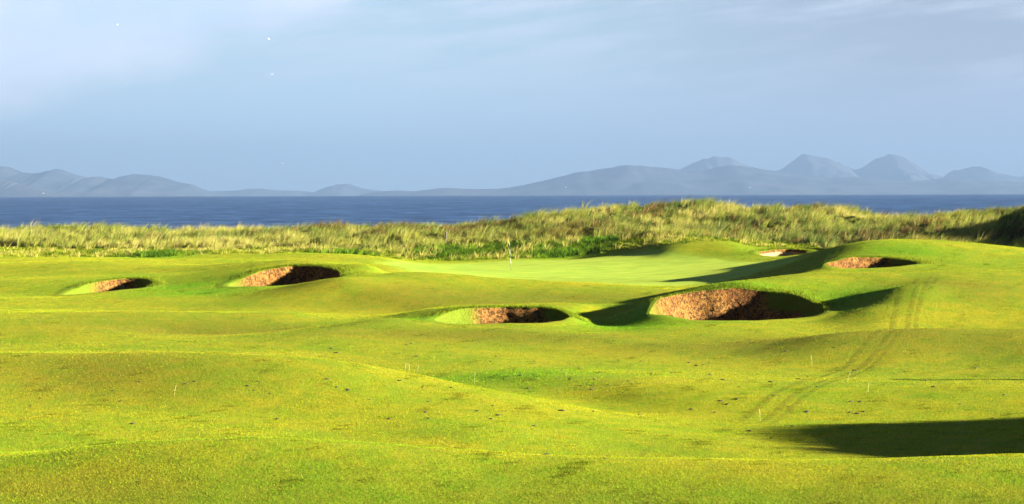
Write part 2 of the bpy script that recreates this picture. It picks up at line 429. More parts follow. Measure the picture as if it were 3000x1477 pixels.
# marram on the dunes: tufts of blades blown to the right
tx, ty = scatter(132, 196, 6.5, 200, lambda x, y: marram_mask(x, y) * np.clip(.55 + .7 * wob(x, y, 1.1, 15), .08, 1))
nt = len(tx)
patch = wob(tx, ty, 3.2, 7)
patch2 = wob(tx, ty, 1.4, 15)
u_t = tx / ty * F + 1500
pal = np.array([(.39, .39, .08), (.29, .34, .055), (.10, .17, .028), (.17, .12, .035), (.56, .50, .16)])
r_ = rng.uniform(-1, 1, nt) * .6 + patch * .8 + .7 * wob(tx * .6, ty, 4.5, 33, 4) - .15 + .55 * sstep(1100, 500, u_t)
tcol = np.empty((nt, 3))
i0 = np.where(r_ < -.75, 3, np.where(r_ < -.1, 2, np.where(r_ < .35, 1, np.where(r_ < 1.0, 0, 4))))
tcol[:] = pal[i0]
# rusty docks on the top of the dune
rust = np.exp(-((u_t - 1900) / 70) ** 2 - ((ty - 183) / 5) ** 2) + .8 * np.exp(-((u_t - 2700) / 70) ** 2 - ((ty - 170) / 5) ** 2)
rs = rng.uniform(0, 1, nt) < rust * .45
tcol[rs] = (.22, .10, .04)
front_tint = np.exp(-((ty - np.interp(tx, [-60, -12, -4, 5, 14, 25, 60], [163, 162, 170, 170, 162, 140, 136])) / 5) ** 2)  # tufts tinted yellow-green along the front edge of the dunes
tcol = tcol * (1 - .45 * front_tint[:, None]) + np.array((.36, .38, .06)) * .45 * front_tint[:, None]
tz = hg(tx, ty)
th = .62 * (1 + .34 * patch2) * rng.uniform(.65, 1.25, nt)
th *= np.where(rng.uniform(0, 1, nt) < .08, 1.4, 1)
th = np.clip(th, .2, 1.15)
nbld = 34
bi = np.repeat(np.arange(nt), nbld); nb = len(bi)
ang = rng.uniform(0, 2 * PI, nb); rad = rng.uniform(0, .20, nb)
bx = tx[bi] + np.cos(ang) * rad; by = ty[bi] + np.sin(ang) * rad
hh = th[bi] * rng.uniform(.55, 1.15, nb)
lx = np.cos(ang) * hh * .38 + hh * .46; ly = np.sin(ang) * hh * .42
cb = tcol[bi] * rng.uniform(.7, 1.3, nb)[:, None]
st = rng.uniform(0, 1, nb) < .12
cb[st] = (.55, .47, .20)
o = blades('marram_grass', bx, by, tz[bi], hh, np.hypot(lx, ly), np.arctan2(ly, lx), rng.uniform(.012, .024, nb), cb)
tag(o, kind='stuff', label='tall pale marram grass blowing on the dunes before the sea', cat='dune grass')

# uncut green rough between turf and dunes
def rp(x, y):
    m = masks(x, y); return m['rough'] * np.clip(.4 + m['lush'] * 1.3 + .3 * (wob(x, y, 2.2, 9) > .2), 0, 1)
tx, ty = scatter(128, 172, 7, 150, rp)
nt = len(tx); tz = hg(tx, ty)
mk = masks(tx, ty)
bi = np.repeat(np.arange(nt), 18); nb = len(bi)
ang = rng.uniform(0, 2 * PI, nb); rad = rng.uniform(0, .24, nb)
base = np.array((.13, .27, .018)) * mk['lush'][:, None] + np.array((.30, .34, .03)) * (1 - mk['lush'][:, None])
base = base * (1 - .55 * sstep(.3, 1.1, wob(tx, ty, 1.6, 12)))[:, None]
th = (.12 + .20 * mk['lush']) * rng.uniform(.5, 1.6, nt)
tc_ = base * rng.uniform(.5, 1.4, nt)[:, None]
q_ = rng.uniform(0, 1, nt) + .35 * wob(tx, ty, 1.3, 27, 5)
tc_[q_ > .92] = (.44, .40, .10); tc_[q_ < .12] = (.05, .11, .012)
th_up = np.where(q_ > .92, 1.9, np.where(q_ < .12, 1.3, 1.0))
hh = (th * th_up)[bi] * rng.uniform(.6, 1.2, nb)
cb = tc_[bi] * rng.uniform(.7, 1.3, nb)[:, None]
lx = np.cos(ang) * hh * .6 + hh * .3; ly = np.sin(ang) * hh * .6
o = blades('rough_grass', tx[bi] + np.cos(ang) * rad, ty[bi] + np.sin(ang) * rad, tz[bi], hh, np.hypot(lx, ly), np.arctan2(ly, lx), rng.uniform(.02, .04, nb), cb)
tag(o, kind='stuff', label='ankle high bright green rough at the foot of the dunes', cat='rough grass')

# mown turf: single short blades over the whole fairway
def turf(name, y0, y1, dens, h0, wd, label):
    def kf(x, y):
        q = ((x - 4.0 + .16 * (y - 135)) / 11.6) ** 2 + ((y - 134.5) / 21.5) ** 2
        ok = (q > 1.0 - .05 * wob(x, y, 4, 2)) & (marram_mask(x, y) < .5)
        for b in BUNK.values():
            c = b['c']; near = (np.abs(x - c[0]) < 6) & (np.abs(y - c[1]) < 6)
            if near.any():
                ii = np.where(near)[0]; ok[ii[inside(b['rimxy'], x[ii], y[ii])]] = False
        return ok * 1.0
    x, y = scatter(y0, y1, dens, 60, kf); nb = len(x)
    z = hg(x, y); mk = masks(x, y)
    big = wob(x, y, 2.8, 1, 6) * .6 + wob(x, y, .75, 13, 6) * .6 + rng.normal(0, .5, nb)
    yel = np.array((.50, .48, .022)); grn = np.array((.20, .37, .014)); brn = np.array((.28, .19, .04)); dry = np.array((.50, .46, .08))
    f = sstep(-.9, .9, big)[:, None]
    c = grn * (1 - f) + yel * f
    ol = (mk['olive'] * (rng.uniform(0, 1, nb) < .7))[:, None]
    c = c * (1 - ol) + (np.array((.16, .21, .012)) * (1 - f) + brn * .8 * f) * ol
    lu = (mk['lush'] * .85)[:, None]
    c = c * (1 - lu) + np.array((.11, .38, .010)) * lu
    r = rng.uniform(0, 1, nb)
    c[r < .09] = brn; c[r > .95] = dry
    # small bare or tufted spots
    sp = wob(x, y, .33, 22, 6) + .5 * wob(x, y, .15, 30, 5)
    c *= (1 - .6 * sstep(.7, 1.3, sp))[:, None]
    c *= rng.uniform(.5, 1.35, nb)[:, None]
    h = h0 * rng.uniform(.5, 1.5, nb) * (1 + .8 * mk['lush']) * (1 + .35 * sp); h = np.clip(h, .006, .2)
    a = rng.uniform(0, 2 * PI, nb); yaw = rng.uniform(0, PI, nb); w_ = wd * rng.uniform(.6, 1.4, nb) / 2
    V = np.empty((nb, 3, 3), np.float32)
    V[:, 0] = np.stack([x - np.cos(yaw) * w_, y - np.sin(yaw) * w_, z - .005], 1)
    V[:, 1] = np.stack([x + np.cos(yaw) * w_, y + np.sin(yaw) * w_, z - .005], 1)
    V[:, 2] = np.stack([x + np.cos(a) * h * .7, y + np.sin(a) * h * .7, z + h], 1)
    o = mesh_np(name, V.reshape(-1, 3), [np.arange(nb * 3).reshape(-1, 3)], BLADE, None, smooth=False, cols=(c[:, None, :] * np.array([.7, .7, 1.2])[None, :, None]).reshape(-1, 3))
    tag(o, kind='stuff', label=label, cat='turf')
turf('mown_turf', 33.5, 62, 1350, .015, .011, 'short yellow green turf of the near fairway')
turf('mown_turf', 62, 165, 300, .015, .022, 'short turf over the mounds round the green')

# grass on the mound at the right edge
m_ = 2600
tx = rng.uniform(12.2, 24, m_); ty = rng.uniform(40, 58, m_)
gm = np.exp(-(((tx - 18.2) / 3.6) ** 2) - (np.abs((ty - 49.5) / 5.0) ** 3))
s = rng.uniform(0, 1, m_) < gm * 1.3 * (tx > 12.6 + .3 * np.abs(ty - 54)); tx, ty = tx[s], ty[s]
bi = np.repeat(np.arange(len(tx)), 16); nb = len(bi)
hh = rng.uniform(.12, .42, nb); ang = rng.uniform(0, 2 * PI, nb)
cb = np.array((.34, .30, .07)) * rng.uniform(.5, 1.3, nb)[:, None]
zb = height(tx, ty)
o = blades('tussock_grass', tx[bi] + rng.normal(0, .08, nb), ty[bi] + rng.normal(0, .08, nb), zb[bi], hh, hh * .5, ang, rng.uniform(.008, .016, nb), cb)
tag(o, kind='stuff', label='straw coloured tussocks on the bank at the right edge', cat='tussock grass')

# ------------------------------------------------------------------ bunkers
def sand_mat(name, a, b, dark, green=0.0):
    m, k, out = new_mat(name)
    tc = k.n('ShaderNodeTexCoord').outputs['Object']
    n1 = k.noise(tc, 1.1, 4, .6); n2 = k.noise(tc, 6.5, 4, .75); n3 = k.noise(tc, 15, 3, .7)
    c = k.mix(k.ramp(n1, .35, .65), a, b)
    c = k.mix(k.math('MULTIPLY', k.ramp(n2, .46, .57), .85), c, dark)
    c = k.mix(k.math('MULTIPLY', k.ramp(n3, .54, .64), .6), c, (.05, .06, .012))
    c = k.mix(k.math('MULTIPLY', k.ramp(n3, .46, .36), .5), c, (.46, .27, .09))
    if green:
        gf = k.math('MULTIPLY', k.attr('weed'), k.ramp(n2, .25, .42))
        c = k.mix(gf, c, (.11, .155, .010))
        c = k.mix(k.attr('pale'), c, (.38, .27, .13))
    bmp = k.n('ShaderNodeBump', {'Strength': 1.0, 'Distance': .22, 'Height': k.math('ADD', k.math('MULTIPLY', n2, .7), k.math('MULTIPLY', n3, .3))}).outputs[0]
    p = k.n('ShaderNodeBsdfPrincipled', {'Base Color': c, 'Roughness': .95, 'Specular IOR Level': .1, 'Normal': bmp})
    k.L.new(p.outputs[0], out.inputs[0]); return m
FACE = sand_mat('bunker_face', (.29, .145, .035), (.14, .052, .013), (.014, .006, .003), 1)
SAND = sand_mat('bunker_sand', (.45, .35, .20), (.36, .26, .13), (.22, .14, .06))
def ring_faces(nr, m):
    f = []
    for r in range(nr - 1):
        a = np.arange(m); b_ = (a + 1) % m
        f.append(np.stack([r*m + a, r*m + b_, (r+1)*m + b_, (r+1)*m + a], 1))
    return np.concatenate(f)
for key, b in BUNK.items():
    rim = b['rimxy']; c = b['c']; m = len(rim)
    rz = height(rim[:, 0], rim[:, 1])
    zfront = np.sort(rz)[:m // 4].mean(); zfl = zfront - b['depth']
    root = empty('bunker', (c[0], c[1], zfl)); tag(root, b['label'], 'bunker', 'bunkers cut into the mounds before the green')
    dirn = c - rim; dist = np.linalg.norm(dirn, axis=1, keepdims=True); dn = dirn / dist
    loc0 = np.array([c[0], c[1], zfl])
    # turf lip, sunk into the fairway at its outer edge, rolled over the rim
    rings = []
    for off, dz in ((-1.1, -.06), (-.75, .004), (-.35, .02), (-.1, .03), (.03, -.005)):
        q = rim + dn * off
        zz = height(q[:, 0], q[:, 1]) + dz
        rings.append(np.column_stack([q, zz]))
    Vv = np.concatenate(rings); mk = masks(Vv[:, 0], Vv[:, 1]); mk['lush'] = np.clip(mk['lush'] * 1.2, 0, 1)
    o = mesh_np('turf_lip', Vv - loc0, ring_faces(len(rings), m), TURF, root, attrs=mk)
    # face
    NR = 18; rings = []; weed = []; pale = []
    uu = rim[:, 0] / rim[:, 1] * F + 1500
    for r in range(NR):
        t = r / (NR - 1)
        hgt = np.maximum(rz - zfl, .2)
        inset = .01 + (.10 + .42 * hgt) * (t ** 1.25)
        inset = np.minimum(inset, dist[:, 0] * .55)
        zz = (rz + .01) + (zfl - rz - .01) * t
        rough = (.07 * wob(rim[:, 0] * 1.0 + t * 3, zz * 2.2, .45, 4) + .05 * wob(rim[:, 0] + rim[:, 1], zz * 2, .2, 14)) * min(1, 4 * t)
        q = rim + dn * (inset + rough)[:, None]
        rings.append(np.column_stack([q, zz]))
        lf = {'M': 1385, 'R': 1915, 'Q': 700, 'P': 275, 'S': 0, 'T': 0}[key]
        rt = {'M': 1600, 'R': 2250, 'Q': 9999, 'P': 405, 'S': 2615, 'T': 9999}[key]
        wd_ = sstep(lf + 30, lf - 30, uu); wr = sstep(rt - 30, rt + 40, uu) * (1 - sstep(.22, .42, t + .06 * wob(rim[:, 0], rim[:, 1], .3, 8)))
        weed.append(np.clip(np.maximum(wd_, np.where(rim[:, 1] > c[1] - .3, wr * 1.5, 0)), 0, 1))
        pale.append(np.full(m, float(sstep(.25, .38, t)) if key == 'T' else 0.0))
    o = mesh_np('sand_face', np.concatenate(rings) - loc0, ring_faces(NR, m), FACE, root, attrs={'weed': np.concatenate(weed), 'pale': np.concatenate(pale)})
    # floor
    last = rings[-1]; fl = []
    for sc, dz in ((1.03, .10), (.9, -.01), (.7, -.06), (.4, -.1), (.12, -.1), (.001, -.1)):
        q = c + (last[:, :2] - c) * sc
        fl.append(np.column_stack([q, np.full(m, zfl + dz) + .02 * wob(q[:, 0], q[:, 1], .7)]))
    mesh_np('sand_floor', np.concatenate(fl) - loc0, ring_faces(len(fl), m), SAND, root, attrs={'weed': np.zeros(m * len(fl))})
    # fringe of longer grass on the rim
    nb = 5200 if key in 'RQM' else 3000
    ii = rng.randint(0, m, nb); f_ = rng.uniform(0, 1, nb)[:, None]
    off = -np.abs(rng.normal(0, .38, nb))[:, None] - .0
    q = rim[ii] * (1 - f_) + rim[(ii + 1) % m] * f_ + dn[ii] * off
    zz = height(q[:, 0], q[:, 1])
    back = (q[:, 1] > c[1]).astype(float)
    hh = rng.uniform(.03, .13, nb) * (.3 + .85 * back)
    cb = (np.array((.10, .20, .012))[None] * (1 - f_) + np.array((.26, .27, .02))[None] * f_) * rng.uniform(.6, 1.3, nb)[:, None]
    o = blades('grass_fringe', q[:, 0] - loc0[0], q[:, 1] - loc0[1], zz - loc0[2], hh, hh * .9, np.arctan2(dn[ii, 1], dn[ii, 0]) + rng.normal(0, .8, nb), rng.uniform(.015, .03, nb), cb, root)
    tag(o, kind='stuff')

# ------------------------------------------------------------------ tyre tracks pressed into the turf
def track_mat():
    m, k, out = new_mat('tyre_track')
    tc = k.n('ShaderNodeTexCoord').outputs['Object']
    c, n3, n4 = turf_colour(k, tc)
    c = k.mix(.5, c, (.14, .135, .012))
    a = k.attr('edge')
    br = k.math('MULTIPLY', a, k.ramp(k.noise(tc, 2.2, 4, .7), .36, .56, .06, .42))
    p = k.n('ShaderNodeBsdfPrincipled', {'Base Color': c, 'Roughness': .9, 'Specular IOR Level': .1, 'Alpha': br})
    k.L.new(p.outputs[0], out.inputs[0]); return m
TRACK = track_mat()
def open_spline(Q, step=.25):
    Q = np.array(Q, float); Q = np.vstack([2*Q[0]-Q[1], Q, 2*Q[-1]-Q[-2]]); out = []
    for j in range(1, len(Q) - 2):
        p0, p1, p2, p3 = Q[j-1:j+3]; L = np.linalg.norm(p2 - p1); k = max(2, int(L / step))
        for i in range(k):
            f = i / k
            out.append(.5 * ((2*p1) + (-p0+p2)*f + (2*p0-5*p1+4*p2-p3)*f*f + (-p0+3*p1-3*p2+p3)*f**3))
    return np.array(out)
def track(path, width=.14, fade=True):
    xy = open_spline([at(*p)[:2] for p in path])
    t = np.gradient(xy, axis=0); t /= np.linalg.norm(t, axis=1, keepdims=True); nn = np.stack([-t[:, 1], t[:, 0]], 1)
    rows = []; e = []
    for s, ev in ((-1, 0), (-.45, 1), (.45, 1), (1, 0)):
        q = xy + nn * s * width
        rows.append(np.column_stack([q, height(q[:, 0], q[:, 1]) + .012])); ev_ = np.full(len(q), float(ev))
        if fade: ev_ *= np.clip(np.minimum(np.arange(len(q)), np.arange(len(q))[::-1]) / 12, 0, 1)
        e.append(ev_)
    V = np.concatenate(rows); L = len(xy); a = np.arange(L - 1)
    f = np.concatenate([np.stack([r*L + a, r*L + a + 1, (r+1)*L + a + 1, (r+1)*L + a], 1) for r in range(3)])
    o = mesh_np('tyre_track', V, f, TRACK, attrs={'edge': np.concatenate(e)}); tag(o, kind='structure')
base_path = [(2135,1236,53.5),(2230,1180,58),(2330,1130,62.5),(2420,1090,68),(2490,1050,71.5),(2555,1005,75.5),(2600,968,79.3),(2625,930,88),(2655,880,93),(2680,840,97),(2700,800,101)]
def shift(path, du, dv=0): return [(u + du * 60 / d, v, d) for u, v, d in path]
track(shift(base_path, 0)); track(shift(base_path, 62)); track(shift(base_path, 95), .11)
near = [(1770,1345,42),(1860,1300,45.2),(1930,1262,48.5)]
track(near, .1); track([(u + 90, v - 2, d) for u, v, d in near], .1)

# ------------------------------------------------------------------ flagstick
FP = at(1498, 790, 138.5)
fx, fy = FP[0], FP[1]; fz = hz(fx, fy)
root = empty('golf_flag', (fx, fy, fz)); tag(root, 'yellow flag hanging on a black and white banded stick in the green', 'golf flag')
PH = 2.16; TX = -.17           # the stick leans a little to the left
BLK = plain('black_paint', (.012, .012, .014), .4, .1); WHT = plain('white_paint', (.48, .48, .46), .4, .05)
def tube(path, rad, seg=12, cap=True):
    path = np.array(path, float); k = len(path); rad = np.broadcast_to(rad, (k,))
    V = []; T = np.gradient(path, axis=0)
    for p, t, r in zip(path, T, rad):
        t = t / np.linalg.norm(t); a = np.cross(t, (0, 1, .01)); 
        if np.linalg.norm(a) < 1e-3: a = np.cross(t, (1, 0, 0))
        a /= np.linalg.norm(a); b_ = np.cross(t, a)
        for s in range(seg):
            w = 2 * PI * s / seg; V.append(p + r * (math.cos(w) * a + math.sin(w) * b_))
    fs = [ring_faces(k, seg)]
    if cap: fs += [np.array([list(range(seg))[::-1]]), np.array([list(range((k-1)*seg, k*seg))])]
    return np.array(V), fs
bands = [(0, .40, BLK), (.40, .70, WHT), (.70, .98, BLK), (.98, 1.28, WHT), (1.28, 1.55, BLK), (1.55, 1.74, WHT), (1.74, 2.16, BLK)]
def make_pole():
    Vs, Fs, mats = [], [], []
    me = bpy.data.meshes.new('pole'); faces = []; vv = []; mi = []
    for a, bz_, m in bands:
        V, fs = tube([(TX * a / PH, 0, a), (TX * bz_ / PH, 0, bz_)], 0.0125, 12, cap=(a == 0 or bz_ == PH))
        o_ = len(vv); vv += [tuple(q) for q in V]
        for f in fs:
            for q in f: faces.append([int(i) + o_ for i in q]); mi.append(0 if m is BLK else 1)
    me.from_pydata(vv, [], faces); me.materials.append(BLK); me.materials.append(WHT)
    me.polygons.foreach_set('material_index', mi); me.update()
    o = bpy.data.objects.new('pole', me); C.objects.link(o); o.parent = root
make_pole()
# cloth hanging in folds against the stick
m, k, out = new_mat('yellow_cloth')
d = k.n('ShaderNodeBsdfDiffuse', {'Color': (.62, .34, .03, 1)}); t = k.n('ShaderNodeBsdfTranslucent', {'Color': (.65, .36, .03, 1)})
k.L.new(k.n('ShaderNodeMixShader', {0: .35, 1: d.outputs[0], 2: t.outputs[0]}).outputs[0], out.inputs[0]); CLOTH = m
nu, nv = 16, 16; Vc = []
for j in range(nv):
    tv = j / (nv - 1)
    for i in range(nu):
        tu = i / (nu - 1)
        zz = 2.13 - .42 * tv - .36 * tu ** 1.1
        wdt = .15 * math.sin(min(1, tu * 1.25) * PI * .5) * (.35 + .65 * tv)
        Vc.append((TX * zz / PH - .02 - wdt, .045 * math.sin(tu * 13 + tv * 2), zz))
idc = np.arange(nu * nv).reshape(nv, nu)
mesh_np('flag', np.array(Vc), np.stack([idc[:-1, :-1], idc[:-1, 1:], idc[1:, 1:], idc[1:, :-1]], -1).reshape(-1, 4), CLOTH, root)
V, fs = tube([(0, 0, .004), (0, 0, .012)], [.07, .066], 20); mesh_np('cup', V, fs, BLK, root)

# ------------------------------------------------------------------ posts
WOOD = plain('weathered_wood', (.075, .058, .042), .85, .4, 14)
def post(x, y, w, h, label, lean=.03):
    z = hz(x, y); vv = []
    prof = [(w, -.3), (w, h - .06), (w * .82, h - .015), (w * .3, h)]
    for r, zz in prof:
        for sx, sy in ((-1, -1), (-.6, -1.08), (.6, -1.08), (1, -1), (1.08, -.6), (1.08, .6), (1, 1), (.6, 1.08), (-.6, 1.08), (-1, 1), (-1.08, .6), (-1.08, -.6)):
            vv.append((sx * r / 2 + lean * zz, sy * r / 2, zz))
    fs = [ring_faces(4, 12), np.array([list(range(36, 48))]), np.array([list(range(12))[::-1]])]
    o = mesh_np('wooden_post', np.array(vv), fs, WOOD, smooth=False); o.location = (x, y, z)
    o.rotation_euler = (0, 0, .5)
    tag(o, label, 'post')
p = at(1307, 683, 171); post(p[0], p[1], .13, 1.0 , 'weathered wooden post standing alone in the dune grass left of the flag', 0)
POST_A = True
post(16.4, 65.0, .34, 1.0, 'broad wooden marker block beyond the right edge casting a thin shadow on the fairway')

# ------------------------------------------------------------------ clods and loose stems on the fairway
CLOD = plain('dark_earth', (.035, .026, .018), .95, .4, 30)
def clod_mesh(s):
    r = np.random.RandomState(s); V = []; k = 8
    for j, (zz, rr) in enumerate(((-.01, .9), (.25, 1.0), (.62, .7), (.85, .3))):
        for i in range(k):
            a = 2 * PI * i / k + .2 * j; q = rr * r.uniform(.7, 1.2)
            V.append((.055 * q * math.cos(a) * 1.2, .05 * q * math.sin(a), .035 * zz * r.uniform(.85, 1.15)))
    fs = [ring_faces(4, k), np.array([list(range(24, 32))])]
    o = mesh_np('earth_clod', np.array(V), fs, CLOD); return o
protos = [clod_mesh(s) for s in range(4)]
spots = []
known = [(64,1232),(118,1170),(300,1160),(408,1123),(545,1129),(570,1119),(724,1134),(744,1147),(790,1154),(388,1244),(811,1230),(253,1207),(1019,1144),(1322,1137),(1246,1209),(1255,1227),(1563,1250),(1770,1344),(1837,1339),
 (1600,1333),(1872,1216),(969,1022),(985,1035),(1191,1012),(1204,1007),(1278,1014),(1312,1021),(1184,1027),(1318,1043),(1219,1045),(1453,1044),(1524,1101),(1436,1060),(1545,1060),(1565,1060),(1567,1077),(1701,1131),(1697,1080),(1741,1113),(1757,1092),(1813,1056),(1878,1059),(1866,1100),
 (1684,1137),(1733,1131),(1734,1143),(1781,1129),(1825,1152),(1853,1126),(1938,1150),(1908,1095),(2018,1064),(2060,1070),(2080,1098),(2082,1097),(1967,1092),(2165,1135),(2158,1172),(2130,1186),(2266,1161),(2285,1161),(2257,1120),(2338,1112),(2354,1112),(2505,1103),(2504,1087),(2492,1178),(2520,1178),(2490,1209),(2530,1207),(2734,1135),(2858,1080),(2178,1287),(2260,1286),(2195,1265),(2320,1250),(2110,1176),(2040,1072)]
def ground_hit(u, v):
    """walk the sight line until it meets the ground"""
    w = Rn @ np.array([(u - 1500) / F, -(v - 738.5) / F, -1.0]); w = w / w[1]
    ds = np.arange(33, 170, .1); z = height(w[0] * ds, ds); below = (ZC + w[2] * ds) < z
    if not below.any(): return None
    d = ds[below.argmax()]; return w[0] * d, d, z[below.argmax()]
extra = [(rng.uniform(1100, 2950), rng.uniform(1010, 1230)) for _ in range(34)] + [(rng.uniform(50, 1500), rng.uniform(1090, 1240)) for _ in range(12)]
CL = 'small dark clod of earth lying on the mown fairway grass'
cnt = 0
for u, v in known + extra:
    h_ = ground_hit(u, v)
    if h_ is None: continue
    pr = protos[cnt % 4]
    o = pr if cnt < 4 else pr.copy()
    if cnt >= 4: C.objects.link(o)
    o.name = 'earth_clod'
    o.location = h_; s = random.uniform(.5, 1.15); o.scale = (s * random.uniform(.8, 1.5), s, s); o.rotation_euler = (0, 0, random.uniform(0, 6))
    tag(o, CL, 'clod', 'earth clods scattered over the fairway'); cnt += 1
STRAW = plain('straw', (.62, .54, .22), .7, .15)
stems = [(1186,1090),(1200,1088),(1222,1093),(1390,1122),(1658,1108),(2379,1072),(2483,1120),(2544,1150),(510,1165),(2228,1235)]
prot = []
for s in range(4):
    le = [.05, -.03, .07, .02][s]
    pth = [(0, 0, -.01), (le * .25, .01, .10), (le * .6, .0, .19), (le, .0, .26)]
    V, fs = tube(pth, [.0028, .0025, .0035, .0015], 5); prot.append(mesh_np('grass_stem', V, fs, STRAW))
for i, (u, v) in enumerate(stems):
    h_ = ground_hit(u, v); o = prot[i] if i < 4 else prot[i % 4].copy()
    if i >= 4: C.objects.link(o)
    o.name = 'grass_stem'; o.location = h_; s = random.uniform(.8, 1.4); o.scale = (s, s, s); o.rotation_euler = (0, 0, random.uniform(-.6, .6))
    tag(o, 'single tall straw grass stem standing up from the fairway', 'grass stem', 'straw stems sticking up from the fairway')

# ------------------------------------------------------------------ gulls
GW = plain('gull_white', (.85, .85, .83), .6, .03); GG = plain('gull_grey', (.45, .47, .50), .6, .05)
def gull(u, v, d, flap, roll, label, yaw=.8):
    x, y, z = at(u, v, d); root = empty('gull', (x, y, z), yaw); root.rotation_euler = (0, roll, yaw)
    tag(root, label, 'gull', 'gulls flying over the dunes')
    pth = [(-.30, 0, .0), (-.22, 0, .0), (-.08, 0, .0), (.08, 0, .0), (.17, 0, .015), (.22, 0, .03), (.27, 0, .025), (.31, 0, .015)]
    V, fs = tube(pth, [.02, .05, .075, .07, .045, .042, .03, .008], 10); mesh_np('body', V, fs, GW, root)
    for sd in (-1, 1):
        st = [(0, .10, .06, 0), (.22, .10, .05, .5), (.42, .04, .09, 1), (.60, -.06, .12, 1.1), (.72, -.16, .16, 1.15)]
        top = []; 
        for s, le, te, kf in st:
            zz = .03 + math.sin(flap) * s * (1.15 if s < .45 else 1.0) ; yy = sd * (.05 + s * math.cos(flap))
            top.append([(le, yy, zz), (-te * .9 + .0, yy, zz - .01)])
        T = np.array(top).reshape(-1, 3); B = T - np.array((0, 0, .014))
        VV = np.vstack([T, B]); kk = len(top); f = []
        for i in range(kk - 1):
            a, b_, c_, d_ = 2*i, 2*i+1, 2*i+3, 2*i+2
            f += [(a, b_, c_, d_), (a+2*kk, d_+2*kk, c_+2*kk, b_+2*kk), (a, d_, d_+2*kk, a+2*kk), (b_, b_+2*kk, c_+2*kk, c_)]
        mesh_np('wing', VV, np.array(f), GW, root, smooth=False)
    V, fs = tube([(.30, 0, .016), (.345, 0, .005)], [.011, .004], 6); mesh_np('beak', V, fs, CLOTH, root)
gull(344, 73, 880, .7, .3, 'white gull highest and farthest left in the sky', 1.2)
gull(789, 115, 860, .75, -.4, 'white gull high in the sky above another gull', .9)
gull(797, 219, 640, .75, .1, 'white gull with raised wings, lower one of the near pair', 1.5)
gull(828, 479, 1100, .4, .2, 'tiny white gull low over the far hills', .6)

# ------------------------------------------------------------------ sea (a sheet that follows the curve of the earth)
RE = 6.371e6
rr = np.concatenate([[0], np.linspace(120, 1000, 40), np.geomspace(1050, 45000, 90)])
th_ = np.linspace(0, 2 * PI, 181)[:-1]
SV = np.array([(r * math.sin(a), r * math.cos(a), -r * r / (2 * RE)) for r in rr[1:] for a in th_])
m, k, out = new_mat('sea_water')
geo = k.n('ShaderNodeNewGeometry').outputs['Position']
w1 = k.noise(k.scalev(geo, (.10, .30, 1)), 1.0, 6, .7); w2 = k.noise(k.scalev(geo, (.035, .02, 1)), 1.0, 6, .8); w3 = k.noise(k.scalev(geo, (.0015, .0022, 1)), 1.0, 4, .6)
wc = k.mix(k.ramp(w1, .42, .58), (.008, .034, .115), (.070, .165, .375))
wc = k.mix(k.math('MULTIPLY', k.ramp(w2, .44, .56), .7), wc, (.004, .022, .090))
wc = k.mix(k.math('MULTIPLY', k.ramp(w3, .40, .62), .2), wc, (.008, .024, .085))
bmp = k.n('ShaderNodeBump', {'Strength': .8, 'Distance': 1.2, 'Height': w1}).outputs[0]
p = k.n('ShaderNodeBsdfPrincipled', {'Base Color': wc, 'Roughness': .45, 'IOR': 1.33, 'Specular IOR Level': .06, 'Normal': bmp})
k.L.new(p.outputs[0], out.inputs[0])
o = mesh_np('sea', SV, [ring_faces(len(rr) - 1, 180)[:, ::-1]], m); tag(o, kind='structure')

